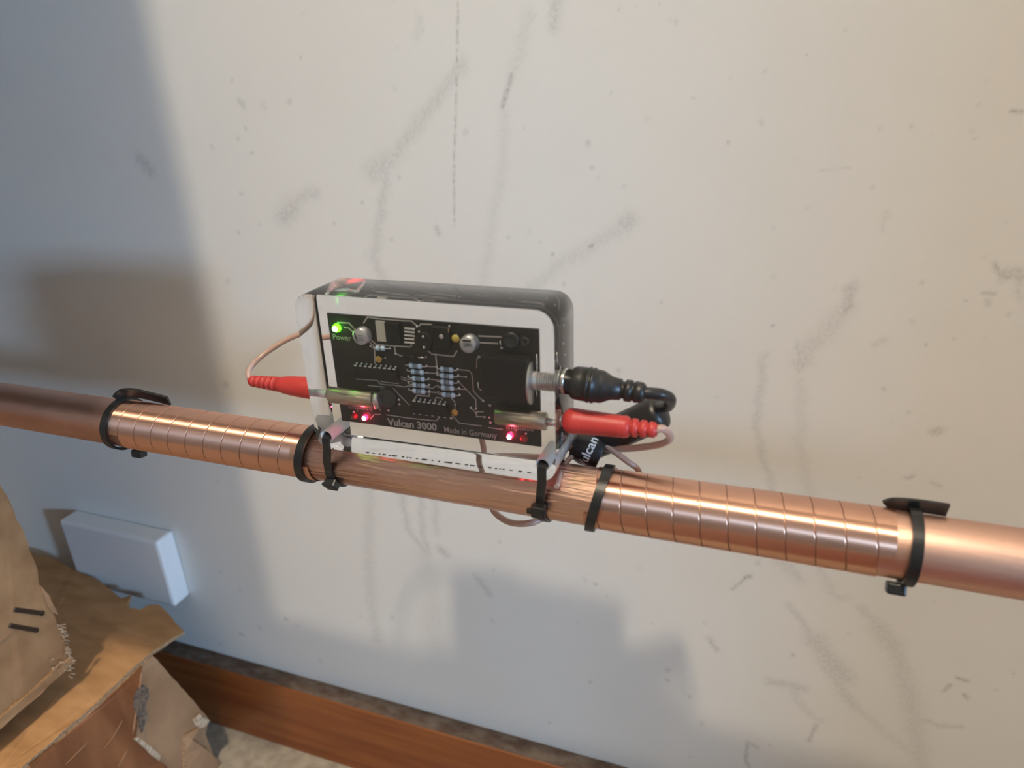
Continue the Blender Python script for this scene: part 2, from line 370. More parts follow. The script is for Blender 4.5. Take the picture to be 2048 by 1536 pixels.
    for _ in range(150):                                             # small specks
        px, py = rnd.uniform(420, 2060), rnd.uniform(-10, 1540)
        stroke([(px, py), (px+rnd.uniform(-3, 4), py+rnd.uniform(-4, 5))], rnd.choice([2.5, 3, 3, 4, 5]), rnd.uniform(.10, .38), 0)
    for px, py in ((1497, 1155), (1334, 1360), (1190, 1168), (1456, 285), (1105, 508), (571, 1238), (482, 1268), (1545, 650)): stroke([(px, py), (px+2, py+1)], 3.2, .55, 0)
    nv = XX.size
    co = np.stack([XX.ravel(), np.full(nv, WALL), ZZ.ravel()], 1)
    idx = np.arange(nv).reshape(nz+1, nx+1)
    q = np.stack([idx[:-1, :-1].ravel(), idx[:-1, 1:].ravel(), idx[1:, 1:].ravel(), idx[1:, :-1].ravel()], 1)
    # the rest of the wall around the surveyed area
    ext = [(-1.3, WALL, FLOOR), (x0, WALL, FLOOR), (x0, WALL, 2.05), (-1.3, WALL, 2.05), (x1, WALL, FLOOR), (1.7, WALL, FLOOR), (1.7, WALL, 2.05), (x1, WALL, 2.05),
           (x0, WALL, z1), (x1, WALL, z1)]
    co = np.concatenate([co, np.array(ext)]); e = nv
    q = np.concatenate([q, np.array([(e, e+1, e+2, e+3), (e+4, e+5, e+6, e+7), (e+8, e+9, e+7, e+2)])])
    me = bpy.data.meshes.new('wall_back')
    me.vertices.add(len(co)); me.vertices.foreach_set('co', co.astype(np.float32).ravel())
    me.loops.add(len(q)*4); me.loops.foreach_set('vertex_index', q.astype(np.int32).ravel())
    me.polygons.add(len(q)); me.polygons.foreach_set('loop_start', np.arange(len(q), dtype=np.int32)*4)
    me.update(calc_edges=True)
    al = me.attributes.new('stain_shade', 'FLOAT', 'POINT')
    al.data.foreach_set('value', np.concatenate([D.ravel(), np.zeros(len(ext), np.float32)]).astype(np.float32))
    me.materials.append(M_WALL)
    ob = bpy.data.objects.new('wall_back', me); COL.objects.link(ob); struct(ob)
rough_wall()
def slab(name, c, d, m): mb = MB(); mb.box(c, d); return struct(mb.build(name, m, origin=c))
slab('floor', (1.45, -.96, FLOOR-.02), (5.6, 2.3, .04), M_FLOOR)
slab('ceiling', (1.45, -.96, 2.06), (5.6, 2.3, .02), M_CEIL)
slab('wall_left', (-1.31, -.96, .8), (.02, 2.3, 2.52), M_ROOM)
slab('wall_front', (1.45, -2.10, .8), (5.6, .02, 2.52), M_ROOM)
mb = MB()                                                                # right wall round a narrow window opening
for c, d in (((4.21, -1.02, .8), (.02, .88, 2.52)), ((4.21, -1.92, .8), (.02, .34, 2.52)), ((4.21, -1.62, -.06), (.02, .34, .80)), ((4.21, -1.62, 1.39), (.02, .34, 1.36))): mb.box(c, d)
struct(mb.build('wall_right', M_ROOM))
mb = MB(); mb.box((1.2, -.075, .8), (.06, .47, 2.52)); struct(mb.build('side_blocker', M_ROOM, origin=(1.2, -.075, .8)))  # unseen slab added to keep daylight off the right of the wall
mb = MB(); mb.box((2.94, .155, .8), (2.48, .02, 2.52)); struct(mb.build('wall_back_far', M_ROOM, origin=(2.94, .155, .8)))
mb = MB(); t_ = .018
mb.box((.2, WALL-t_/2, (FLOOR-.3675)/2), (3.0, t_, abs(FLOOR+.3675)), 0, None, .0012)
bb = struct(mb.build('baseboard_back', M_WOOD, origin=(.2, WALL-t_/2, FLOOR)))
mb = MB(); mb.box((.2, WALL-t_/2, -.3673), (3.0, t_-.002, .0008)); mb.build('dusty_top_edge', M_WOODTOP, bb)
mb = MB(); mb.box((.75, -.86, FLOOR+.004), (1.5, 1.3, .008), 0, None, .002); o = mb.build('red_floor_reflector', mat('dark_red_reflector', (.15, .050, .040), .9), origin=(.75, -.86, FLOOR))  # unseen red sheet, added only for its reflection in the pipe
tag(o, 'dark red sheet added on the floor to redden the pipe reflection, out of view', 'reflector')
mb = MB(); mb.box((1.0, -.34, (FLOOR-.19)/2), (.10, .40, abs(FLOOR+.19)), 0, None, .004); o = mb.build('low_blocker', M_BLOCKER, origin=(1.0, -.34, FLOOR))  # unseen obstacle added to keep daylight off the skirting
tag(o, 'low grey obstacle added on the floor far right to block daylight, out of view', 'light blocker')
# tall panel added left of the view: its edge shades the left of the wall from the bulb
mb = MB(); mb.box((-.75, -.09, 1.05), (1.10, .02, 1.90)); o = mb.build('shade_panel', M_BLOCKER, origin=(-.75, -.09, .1))
tag(o, 'tall grey panel added left of the pipe to shade the wall, out of view', 'cupboard')
# bulb fitting on the ceiling
pl = thing('pendant_lamp', 'warm bulb hanging from the ceiling in front of the wall, outside the picture', 'lamp', (LAMP_POS.x, LAMP_POS.y, 2.05))
mb = MB(); mb.lathe((LAMP_POS.x, LAMP_POS.y, 2.05), (0, 0, -1), [(0, .04), (.012, .04), (.02, .018), (.058, .016)], 20); mb.build('lamp_holder', M_WHITE, pl)

# ---------------------------------------------------------------- pipe
mb = MB(); mb.lathe((-1.28, PIPE_Y, PIPE_Z), (1, 0, 0), [(0, PIPE_R), (2.96, PIPE_R)], 96)
tag(mb.build('copper_pipe', M_PIPE, origin=(0, PIPE_Y, PIPE_Z)), 'long straight copper water pipe running across in front of the wall', 'pipe')

def coil(xa, xb, turns, hand, label):
    mb = MB(); p = (xb-xa)/turns; n = 72; w = p*.985
    tot = int(turns*n)
    prof = [(0, .0), (.012, .00040), (.03, .00046), (.05, .00046), (.95, .00046), (.97, .00046), (.988, .00040), (1.0, .0)]
    vs = []
    for i in range(tot+1):
        a = 2*PI*i/n*hand; xx = xa + p*i/n
        for s_, h in prof:
            x0_ = xx - w/2 + s_*w; x = min(max(x0_, xa-.0002), xb+.0002)
            if x != x0_: h = .00046
            r = PIPE_R+.0001+h
            vs.append((x, PIPE_Y-r*math.cos(a), PIPE_Z+r*math.sin(a)))
    k = len(prof); fs = []; ms = []
    for i in range(tot):
        for j in range(k-1):
            if abs(vs[i*k+j][0]-vs[i*k+j+1][0]) < 1e-7 and abs(vs[(i+1)*k+j][0]-vs[(i+1)*k+j+1][0]) < 1e-7: continue
            fs.append((i*k+j, i*k+j+1, (i+1)*k+j+1, (i+1)*k+j)); ms.append(1 if j in (0, k-2) else 0)
    if hand < 0: fs = [tuple(reversed(f)) for f in fs]
    mb.v = vs; mb.f = fs; mb.m = ms; mb.s = [True]*len(fs)
    return tag(mb.build('copper_strip_coil', [M_FOIL, M_FOILEDGE], origin=((xa+xb)/2, PIPE_Y, PIPE_Z)), label, 'coil', 'copper strip windings on the pipe')
coil(-.2085, -.0725, 11, 1, 'shiny copper strip wound round the pipe left of the acrylic block')
coil(.0745, .1995, 11, -1, 'shiny copper strip wound round the pipe right of the acrylic block')

# ---------------------------------------------------------------- cable ties
def ring(r, x0, tilt=0., n=64):
    return [(x0+tilt*math.sin(2*PI*k/n)*r, PIPE_Y-r*math.cos(2*PI*k/n), PIPE_Z+r*math.sin(2*PI*k/n)) for k in range(n)]
def tie(x, label, tilt=0., w=.0044, r=PIPE_R+.0016, head=None, tail=None, hx=0.):
    T = thing('cable_tie', label, 'cable tie', (x, PIPE_Y, PIPE_Z), 'black cable ties round the pipe')
    mb = MB(); mb.strap(ring(r, x, tilt), (1, 0, 0), w, .0013, 0, True); mb.build('strap', M_TIE, T)
    if head is not None:
        a = math.radians(head); rr = r+.0022
        c = Vector((x+tilt*math.sin(a)*r+hx, PIPE_Y-rr*math.cos(a), PIPE_Z+rr*math.sin(a)))
        R = Matrix.Rotation(a, 3, 'X').to_3x3() if False else Matrix(((1, 0, 0), (0, -math.cos(a), math.sin(a)), (0, math.sin(a), math.cos(a))))
        mb = MB(); mb.box(c, (.0072, .0048, .0058), 0, R, .0008); mb.build('head', M_TIE, T)
    if tail:
        mb = MB(); mb.strap(spline(tail[0], 6), tail[1], tail[2], .0014); mb.build('tail', M_TIE, T)
    return T
zt = PIPE_Z+PIPE_R
tie(-.2115, 'black cable tie at the far left end of the left copper winding', .10, .0046, head=-80, hx=.010,
    tail=([(-.2115, .0000, zt+.0020), (-.2095, .0035, zt+.0045), (-.203, .0065, zt+.0046), (-.194, .0085, zt+.0028), (-.183, .0105, zt+.0002)], (0, -.5, 1), .0075))
tie(-.0775, 'black cable tie at the right end of the left copper winding, beside the block', .10, .0044, head=150)
tie(.0788, 'black cable tie at the left end of the right copper winding, under the label', .22, .0044, head=170)
tie(.2065, 'black cable tie at the far right end of the right copper winding', .02, .0042, head=-62, hx=-.003,
    tail=([(.1975, .0095, zt-.0016), (.2000, .0090, zt+.0002), (.2065, .0085, zt+.0012), (.213, .0088, zt+.0011), (.2190, .0090, zt+.0009)], (0, -.25, 1), .0062))

# ---------------------------------------------------------------- acrylic block
W2, HB, D2 = .0625, .080, .015
DEV = thing('electronic_descaler', 'clear acrylic block with a black circuit board and glowing LEDs, tied on the copper pipe', 'electronic device', (0, 0, 0))
HOLES = [(-.0563, .0067), (.0561, .0082)]
def block():
    rc = .0082; out = []
    for cx, cz, a0 in ((W2-rc, HB-rc, 0), (-W2+rc, HB-rc, 90), (-W2+rc, rc, 180), (W2-rc, rc, 270)):
        for k in range(11):
            a = math.radians(a0+9*k); out.append((cx+rc*math.cos(a), cz+rc*math.sin(a)))
    bm = bmesh.new()
    f = bm.faces.new([bm.verts.new((x, -D2, z)) for x, z in out])
    r = bmesh.ops.extrude_face_region(bm, geom=[f]); vv = [g for g in r['geom'] if isinstance(g, bmesh.types.BMVert)]
    bmesh.ops.translate(bm, verts=vv, vec=(0, 2*D2, 0))
    bmesh.ops.recalc_face_normals(bm, faces=bm.faces)
    ed = [e for e in bm.edges if abs(e.verts[0].co.y-e.verts[1].co.y) < 1e-6]
    bmesh.ops.bevel(bm, geom=ed, offset=.0002, segments=2, affect='EDGES', profile=.5)
    for f in bm.faces:
        f.smooth = len(f.verts) == 4 and abs(f.normal.y) < .9
    me = bpy.data.meshes.new('acrylic_block'); bm.to_mesh(me); bm.free(); me.materials.append(M_ACR)
    ob = bpy.data.objects.new('acrylic_block', me); COL.objects.link(ob)
    cut = []
    for hx, hz in HOLES:
        mb = MB(); mb.lathe((hx, -.02, hz), (0, 1, 0), [(0, .0031), (.04, .0031)], 28); c = mb.build('cut', M_ACR); cut.append(c)
        md = ob.modifiers.new('hole', 'BOOLEAN'); md.object = c; md.operation = 'DIFFERENCE'; md.solver = 'EXACT'
    dg = bpy.context.evaluated_depsgraph_get(); me2 = bpy.data.meshes.new_from_object(ob.evaluated_get(dg))
    ob.modifiers.clear(); ob.data = me2; me2.name = 'acrylic_block'
    for c in cut: bpy.data.objects.remove(c)
    me2.materials.clear(); me2.materials.append(M_ACR)
    ob.parent = DEV; ob.cycles.is_caustics_caster = True
    return ob
block()
for hx, hz in HOLES:                                                    # frosted lining of the drilled holes
    mb = MB(); n = 24
    mb.lathe((hx, -D2+.0002, hz), (0, 1, 0), [(0, .0033), (2*D2-.0004, .0033), (2*D2-.0004, .0029), (0, .0029), (0, .0033)], n, caps=False)
    o = mb.build('hole_lining', M_FROST, DEV, origin=(hx, 0, hz)); o['label'] = 'white frosted wall of a drilled hole'

# circuit board
BF = .0004                                                              # front face of the board
BX0, BX1, BZ0, BZ1 = -.0518, .0527, .0122, .0683
mb = MB(); mb.box(((BX0+BX1)/2, BF+.0008, (BZ0+BZ1)/2), (BX1-BX0, .0016, BZ1-BZ0))
PCB = mb.build('circuit_board', M_PCB, DEV, origin=((BX0+BX1)/2, BF, BZ0)); PCB['label'] = 'black circuit board with pale traces'
def bp(px, py, h=0.): return inside(px, py, BF-h)
TR = [[(675, 645), (698, 646), (708, 657), (713, 662)], [(688, 655), (697, 656), (707, 665)],
 [(727, 646), (735, 634), (752, 637), (800, 641), (823, 642), (834, 652)], [(838, 652), (842, 648), (863, 649)],
 [(733, 678), (748, 693)], [(738, 676), (752, 689), (774, 691), (819, 694), (822.5, 692.6), (823, 684)],
 [(789, 692), (791, 707), (800, 711), (808, 712)], [(749, 697), (750, 727)], [(856, 702), (864, 708), (907, 713), (914, 702)],
 [(871.5, 710), (873.5, 733), (875, 746.5), (881, 750)], [(870, 689), (874, 694), (901, 695.5)], [(958, 672), (1002, 674)], [(959, 685), (995, 687)],
 [(854.7, 733), (874, 734)], [(856, 746), (875, 747)], [(857, 758), (881, 761)], [(851, 774.7), (866, 777), (871, 772), (878, 771)],
 [(859, 784), (872, 785), (878, 784), (884, 787)], [(858.6, 785), (858, 792.6), (834, 790), (830, 796.6), (828, 800)],
 [(869.5, 800), (872.6, 795), (883, 796), (886, 800)], [(916, 739), (937, 741), (943, 746), (945, 757.5), (947, 782.5), (960, 796.5), (966, 801)],
 [(917, 753), (932, 754)], [(918, 764), (951.5, 799), (952, 817)], [(918, 778), (933, 778.6)], [(903, 796.5), (909, 803), (911, 811)],
 [(802, 754), (810, 756), (816, 759), (823, 759)], [(802, 758), (815.6, 762.6), (825, 764)], [(800, 772), (808.6, 774), (815.6, 772), (824, 772)],
 [(712, 758), (755, 761), (759, 767.6), (775.6, 770), (788, 770), (808, 774)], [(760, 763), (785, 766), (797, 767)], [(735.8, 771), (768.6, 774)],
 [(786.5, 777), (819, 810.6)], [(781, 781.7), (788, 790), (788, 798)], [(740.5, 838), (749, 828.6), (761, 828.6)],
 [(773, 829.7), (816, 836), (872, 842), (879.5, 834)], [(904.5, 831), (919, 846.4), (963, 852)], [(977, 855), (1005, 859)],
 [(952.5, 823.5), (966.5, 824)], [(952, 832.5), (970, 834)], [(940, 816), (949, 822), (953, 830)], [(757, 815), (761, 821)]]
mb = MB()
for tr in TR:
    w = .00062 if (tr[0][1] < 720 or 784 <= tr[0][1] <= 786) else .00042
    mb.strap([bp(x, y, .00006) for x, y in tr], (.3, 0, 1), w, .0001) if False else None
    P = [bp(x, y, .00006) for x, y in tr]
    for a, b_ in zip(P[:-1], P[1:]):
        d = (b_-a); L = d.length; d.normalize(); ang = math.atan2(d.z, d.x)
        mb.box((a+b_)/2, (L+w*.7, .0001, w), 0, Matrix.Rotation(-ang, 3, 'Y'))
mb.build('board_traces', M_TRACE, PCB)
DOTS = [(834, 653), (838, 664), (827, 659), (828, 673), (741, 692), (780, 697), (770, 716), (791, 707), (852, 714), (853, 732), (855, 745), (857, 757),
 (858, 770), (858.5, 782.5), (915.5, 738), (916.5, 751), (917, 763.5), (918, 776.5), (919, 789.5), (873.5, 734), (875, 746), (814.5, 740), (817, 753), (817, 765.5),
 (818, 778), (932, 754), (910.5, 811), (958, 714), (961, 779), (966, 801.5), (980, 811), (952, 817.5), (942, 815.5), (953, 826), (969, 834), (978.5, 835),
 (980.5, 845), (1023, 864), (1052, 867), (763, 778), (772, 780), (773, 788), (788, 798.5), (797.5, 799.5), (799, 808.5), (766, 810), (777, 821), (707, 824), (902, 836), (704, 836), (1003, 696)]
mb = MB()
for x, y in DOTS: mb.ball(bp(x, y, .0002), random.uniform(.00052, .00072), 0, 10, (1, .8, 1))
for x, y in ((751, 815), (1000, 843)): mb.ball(bp(x, y, .0003), .0011, 0, 10, (1, .7, 1))
for k in range(7): mb.box(bp(828+12.3*k, 827.5+1.5*k, .0001), (.0011, .0002, .0003))
mb.build('solder_joints', M_SOLDER, PCB)

def resistor(px0, px1, py, slope, bands, lead=(9, 8)):
    a = bp(px0, py-slope*(px1-px0)/2, .0014); b_ = bp(px1, py+slope*(px1-px0)/2, .0014); ax = (b_-a); L = ax.length; ax.normalize()
    mb = MB(); r = .00125
    prof = [(0, .0006), (.0002, .00105), (.0006, r), (.0014, r*1.02), (.0019, r*.93)]
    ms = [0, 0, 0, 0]; t = .0019; body = L-.0038
    for k in range(bands):
        bw = body/bands
        prof += [(t+bw*.36, r*.93), (t+bw*.361, r*.94), (t+bw*.96, r*.94), (t+bw*.961, r*.93)]; ms += [0, 0, 1 if k != 2 else 2, 0]; t += bw
    prof += [(L-.0018, r*1.0), (L-.0006, r), (L-.0002, .00105), (L, .0006)]; ms += [0, 0, 0, 0]
    mb.lathe(a, ax, prof, 14, 0, ms)
    for e, s_, k in ((a, -1, lead[0]), (b_, 1, lead[1])):
        L2 = k*.00024; mb.tube([e+ax*(-s_*.0004), e+ax*(s_*L2*.8), e+ax*(s_*L2)+Vector((0, .0012, 0))], .00027, 6, 3)
    return mb.build('resistor', [M_RES, M_BAND, M_BAND2, M_SOLDER], PCB, origin=a)
for px0, py in ((818, 732), (822, 744), (824, 757.5), (825, 770.5), (825, 782.5)): resistor(px0, px0+25.5, py, .10, 4)
for px0, py in ((880, 739), (880.5, 752), (880.5, 764.5), (882, 776), (884, 790)): resistor(px0, px0+26, py, .10, 4)
resistor(751, 770, 696.5, .07, 4, (8, 9))

def electrolytic(tc_px, h, r, marks, n):
    c = bp(*tc_px, h); mb = MB()
    mb.lathe(Vector((c.x, BF, c.z)), (0, -1, 0), [(0, r*1.03), (.0008, r*1.06), (.0012, r*1.0), (h-.0004, r), (h, r-.0005), (h+.00001, 0.00005)], 36, 0, [0, 0, 0, 0, 1])
    o = mb.build('electrolytic_capacitor', [M_CAN, M_CANTOP, M_INK], PCB, origin=c)
    mb2 = MB()
    for (dx, dz, w, hh, rot) in marks:
        mb2.box(c+Vector((dx, -.00006, dz)), (w, .0001, hh), 0, Matrix.Rotation(rot, 3, 'Y'))
    # markings are joined on the can as a material slot
    base = len(o.data.vertices)
    bm = bmesh.new(); bm.from_mesh(o.data); t = bpy.data.meshes.new('t'); t.from_pydata([tuple(Vector(v)-c) for v in mb2.v], [], mb2.f)
    k0 = len(bm.faces); bm.from_mesh(t); bm.faces.ensure_lookup_table()
    for f in bm.faces[k0:]: f.material_index = 2
    bm.to_mesh(o.data); bm.free(); bpy.data.meshes.remove(t)
    return o
mk = [(-.0022, -.0003, .0006, .0042, -.25)] + [(x, z, .0005, .0004, 0) for x in (-.0006, .0003, .0012) for z in (.0007, -.0004, -.0014)]
electrolytic((720, 674), .0062, .0041, mk, 1)
oc = electrolytic((935, 690), .0062, .0040, [(-.0003, .0019, .0040, .0009, .0)], 2)
cc = bp(935, 690, .0063); text_mesh('capacitor_print', '58R', .0026, M_INK, PCB, cc+Vector((-.0021, -.00005, -.0008)), FACE, .00002)
def chip_box(name, px0, py0, px1, py1, h, m, bev=.0003):
    a = bp(px0, py0, h); b_ = bp(px1, py1, h); mb = MB()
    mb.box(((a.x+b_.x)/2, BF-h/2, (a.z+b_.z)/2), (abs(b_.x-a.x), h, abs(a.z-b_.z)), 0, None, bev)
    return mb.build(name, m, PCB, origin=((a.x+b_.x)/2, BF, (a.z+b_.z)/2))
# voltage regulator with metal tab, screw hole and five pins
a = bp(750, 641, .0012); b_ = bp(774, 684, .0012)
mb = MB(); cx, cz = (a.x+b_.x)/2, (a.z+b_.z)/2; hw, hh = abs(b_.x-a.x)/2, abs(a.z-b_.z)/2
mb.box((cx, BF-.0007, cz), (2*hw, .0013, 2*hh), 0, None, .0002)
mb.lathe((cx+.0002, BF-.00125, cz), (0, -1, 0), [(0, .0019), (.00008, .0019), (.00009, .0014)], 24, 1, [1, 2])
c2 = bp(791, 666, .002); mb.box((cx+hw+.0037, BF-.0013, cz-.0002), (.0074, .0026, 2*hh*.98), 2, None, .0003)
for k in range(5):
    p = bp(819, 657+7*k, .0012); mb.box(p, (.0052, .0004, .0008), 1)
mb.build('voltage_regulator', [M_SATIN, M_SOLDER, M_CHIP], PCB)
chip_box('inductor', 862, 653, 900, 701, .0035, M_CHIP, .0006)
p = bp(882.5, 673, .0036); mb = MB(); mb.lathe(p, (0, -1, 0), [(0, .0011), (.0003, .0011), (.00032, .0006), (.0002, .0004)], 16); mb.build('screw', M_SATIN, PCB)
p = bp(899, 655, .0036); mb = MB(); mb.tube(spline([bp(897.5, 666, .0028), bp(897, 657, .0045), bp(899, 651, .0046), bp(901, 655, .003), bp(903, 664, .0004)], 5), .0003, 6); mb.build('wire_loop', M_SILVER, PCB)
mb = MB(); c = bp(847, 684, .002); mb.lathe(Vector((c.x, BF, c.z)), (0, -1, 0), [(0, .0046), (.0022, .0046), (.0026, .0042)], 28)
for x, y in ((846, 673.5), (848, 695)): mb.ball(bp(x, y, .0028), .0007, 1, 8)
mb.build('round_component', [M_CHIP, M_SOLDER], PCB)
def dip(n, first, last, depth_px, name='integrated_circuit'):
    h = .0032; a = bp(first[0]-5, first[1]+5, h); b_ = bp(last[0]+5, last[1]+5, h); low = bp((first[0]+last[0])/2, (first[1]+last[1])/2+depth_px, h)
    tz = (a.z+b_.z)/2; mb = MB()
    mb.box(((a.x+b_.x)/2, BF-h/2-.0003, (tz+low.z)/2), (b_.x-a.x, h-.0006, tz-low.z), 0, None, .0003)
    for k in range(n):
        t = k/(n-1); p = bp(first[0]+(last[0]-first[0])*t, first[1]+(last[1]-first[1])*t, .0016)
        mb.box(p+Vector((0, 0, -.0002)), (.0014, .0010, .0006), 1); mb.box(p+Vector((.0004, .0008, .0006)), (.0005, .0016, .0004), 1)
        mb.ball(bp(first[0]+3+(last[0]-first[0])*t, first[1]-4+(last[1]-first[1])*t, .0001), .0005, 1, 6)
    return mb.build(name, [M_CHIP, M_SOLDER], PCB)
dip(9, (711, 730), (788.5, 737.5), 26)
dip(7, (828, 801), (888, 808), 26)
# small diode, amber and yellow ceramic capacitors, transistor cluster, wire links and rods
a = bp(806, 712, .0013); b_ = bp(831, 714, .0013); mb = MB(); mb.lathe(a, b_-a, [(0, .0011), ((b_-a).length, .0011)], 14)
d = (b_-a).normalized(); mb.tube([b_, b_+d*.0042, b_+d*.0050+Vector((0, .0012, 0))], .00038, 6, 1); mb.build('diode', [M_CHIP, M_SILVER], PCB)
def ceramic(px, py, m, r, lead):
    c = bp(px, py, .0022); mb = MB(); mb.ball(c, r, 0, 14, (1, .62, 1)); e = bp(*lead, .0006); mb.tube([c, (c+e)/2+Vector((0, -.0004, 0)), e], .00028, 6, 1)
    mb.build('ceramic_capacitor', [m, M_SILVER], PCB, origin=c)
ceramic(757, 719, M_CERAM, .0017, (770, 716)); ceramic(911, 677, M_CERAMY, .0019, (915, 666)); ceramic(909.5, 825, M_CERAM, .0017, (911, 811))
for pts in ([(1000, 681), (1001, 688), (1004, 695)], [(958, 714), (954, 718), (953.5, 736)], [(956, 764), (957, 776), (961, 779)], [(1073, 708), (1074, 730), (1074.5, 752)], [(1072, 781), (1074, 793)]):  # last two: upright silver rods beside the washer
    mb = MB(); mb.tube([bp(x, y, .0012) for x, y in pts], .00035, 6); mb.build('silver_rod', M_SILVER, PCB)
for x, y, r in ((1021, 682, .0040), (773, 797, .0052), (1049, 684, .0022)):
    c = bp(x, y, .002); mb = MB(); mb.lathe(Vector((c.x, BF, c.z)), (0, -1, 0), [(0, r), (.0018, r), (.0022, r*.85), (.0023, r*.55), (.0019, r*.45)], 24); mb.build('round_component', mat('dark_glossy_plastic', (.03, .032, .032), .3), PCB)
# printed lettering
def print_text(name, body, p0, p1, size_px, off=0., sx=None):
    a = bp(*p0, .00012); b_ = bp(*p1, .00012); L = (b_-a).length; d = (b_-a).normalized()
    o = text_mesh(name, body, 1.0, M_SILK, PCB, (0, 0, 0), Matrix.Identity(3), 0.0, off)
    xs = [v.co.x for v in o.data.vertices]; w0 = max(xs)-min(xs)
    h = size_px; sy = h; ang = math.atan2(d.z, d.x)
    Mx = Matrix.Translation(a) @ Matrix.Rotation(-ang, 4, 'Y') @ Matrix.Rotation(PI/2, 4, 'X') @ Matrix.Diagonal((L/w0, sy, 1, 1))
    o.data.transform(Mx); return o
print_text('board_lettering', 'Vulcan 3000', (776.5, 850), (875, 861.5), .0052, .032)
print_text('board_lettering', 'Made in Germany', (888, 864), (993, 876.5), .0042, .003)
print_text('board_lettering', 'Power', (665.5, 678.5), (702, 682), .0042, .0)
print_text('board_lettering', 'Impulse', (697, 817), (744, 821), .0036, .0)
print_text('board_lettering', 'Impulse', (1012, 858), (1066, 862.5), .0036, .0)
# LEDs
def led(px, py, lens, die, r, rc, hh):
    c = bp(px, py, hh); mb = MB()
    mb.lathe(Vector((c.x, BF, c.z)), (0, -1, 0), [(0, r*1.1), (.0006, r*1.1), (.0007, r), (hh, r), (hh+r*.6, r*.8), (hh+r*.95, r*.35), (hh+r, .00002)], 20)
    o = mb.build('led', lens, PCB, origin=c)
    if die:
        mb = MB(); mb.ball(c+Vector((0, -r*.75, 0)), rc, 1, 12); mb.m = [0]*len(mb.f)
        d = mb.build('led_die_glow', die, PCB, origin=c)
    return o
led(671.5, 657, M_LEDG, M_LEDGC, .0019, .0013, .0022)['label'] = 'lit green LED'
led(729, 836, M_LEDR, M_LEDRC, .0013, .0011, .0020)['label'] = 'lit red LED'
led(1019, 873, M_LEDR, M_LEDRC, .0013, .0011, .0020)['label'] = 'lit red LED'
led(1047, 879, M_LEDOFF, None, .0017, 0, .002)['label'] = 'unlit red LED'
led(707, 833, M_LEDOFF, None, .0015, 0, .002)['label'] = 'unlit red LED'
# power jack with washer and threaded barrel, two banana sockets
JY, JZ = -.004, .0458
a = bp(960, 709, .010); b_ = bp(1056, 800, .010)
mb = MB(); mb.box(((a.x+b_.x)/2, BF-.0048, (a.z+b_.z)/2-.001), (b_.x-a.x, .0096, a.z-b_.z), 0, None, .0006); mb.build('power_jack', M_CHIP, PCB)
xj = b_.x
mb = MB(); mb.lathe((xj, JY, JZ-.0015), (1, 0, 0), [(0, .0098), (.0009, .0098)], 36); mb.build('washer', M_SATIN, PCB)
prof = [(.0009, .0044)]
L = W2-.0003-xj
for k in range(9): t = .003+k*(L-.004)/9; prof += [(t, .0044), (t+.0003, .0039), (t+.0008, .0039), (t+.0010, .0044)]
prof.append((L, .0044)); mb = MB(); mb.lathe((xj, JY, JZ), (1, 0, 0), prof, 28); mb.build('threaded_barrel', M_SATIN, PCB)
SZ = .0272; SY = -.0042
mb = MB(); mb.lathe((-.0555, SY, SZ), (1, 0, 0), [(0, .0040), (.0004, .0044), (.0245, .0044), (.0250, .0040)], 28)
mb.lathe((-.0305, SY, SZ), (1, 0, 0), [(0, .0030), (.001, .0042), (.003, .0042), (.0036, .0030)], 20, 1); mb.build('banana_socket', [M_BRASS, M_SATIN], PCB)
mb = MB(); mb.lathe((.0325, SY, SZ-.0003), (1, 0, 0), [(0, .0040), (.0004, .0044), (.0235, .0044), (.0240, .0040)], 28)
mb.build('banana_socket', M_BRASS, PCB)
# rear face of the board: copper areas seen through the top edge
mb = MB(); rr = random.Random(5)
for k in range(34):
    x = rr.uniform(BX0+.006, BX1-.016); z = rr.uniform(BZ0+.004, BZ1-.003); l = rr.uniform(.004, .02)
    mb.box((x+l/2, BF+.00166, z), (l, .0001, .0006)); mb.box((x+l, BF+.00166, z-.002), (.0006, .0001, .004))
for k in range(60): mb.ball((rr.uniform(BX0+.004, BX1-.004), BF+.0018, rr.uniform(BZ0+.003, BZ1-.003)), .0006, 0, 6)
for dz in (.0016, .0034, .0052, .0070):
    x = BX0+.018
    while x < BX1-.010:
        w = rr.uniform(.0006, .005); mb.box((x+w/2, BF+.00166, BZ1-dz), (w, .0001, .0005 if dz > .002 else .0003)); x += w+rr.uniform(.0004, .003)
mb.box((0, BF+.00166, BZ1-.0008), (.074, .0001, .0004)); mb.box((-.034, BF+.00166, BZ1-.005), (.0008, .0001, .009)); mb.box((.033, BF+.00166, BZ1-.004), (.016, .0001, .0016))
for dx in (.0016, .0042):
    z = BZ0+.006
    while z < BZ1-.006: h = rr.uniform(.001, .006); mb.box((BX1-dx, BF+.00166, z), (.0012, .0001, h)); z += h+.002
mb.build('rear_traces', M_TRACE, PCB)

def inside_z(px, py, z):
    d = ray(px, py).normalized(); p = CAM + d*((BLKF-CAM.y)/d.y); N = Vector((0, -1, 0)); c = -N.dot(d); e = 1/IOR; k = 1-e*e*(1-c*c)
    d2 = d*e + N*(e*c-math.sqrt(k)); return p + d2*((z-p.z)/d2.z)
mb = MB(); x = 735
while x < 1066:
    w = rr.choice([4, 6, 9, 14]); y = 905+(x-735)*.124; p = inside_z(x, y, .0005)
    if abs(p.x) < .055 and abs(p.y) < .0145: mb.box(p, (w*.00019, rr.uniform(.0012, .0022), .0001))
    x += w+rr.choice([2, 3, 3, 9])
mb.build('underside_dashes', M_INK, DEV)  # row of dark dashes just above the underside
for o in [PCB]+list(PCB.children): o.cycles.is_caustics_receiver = True

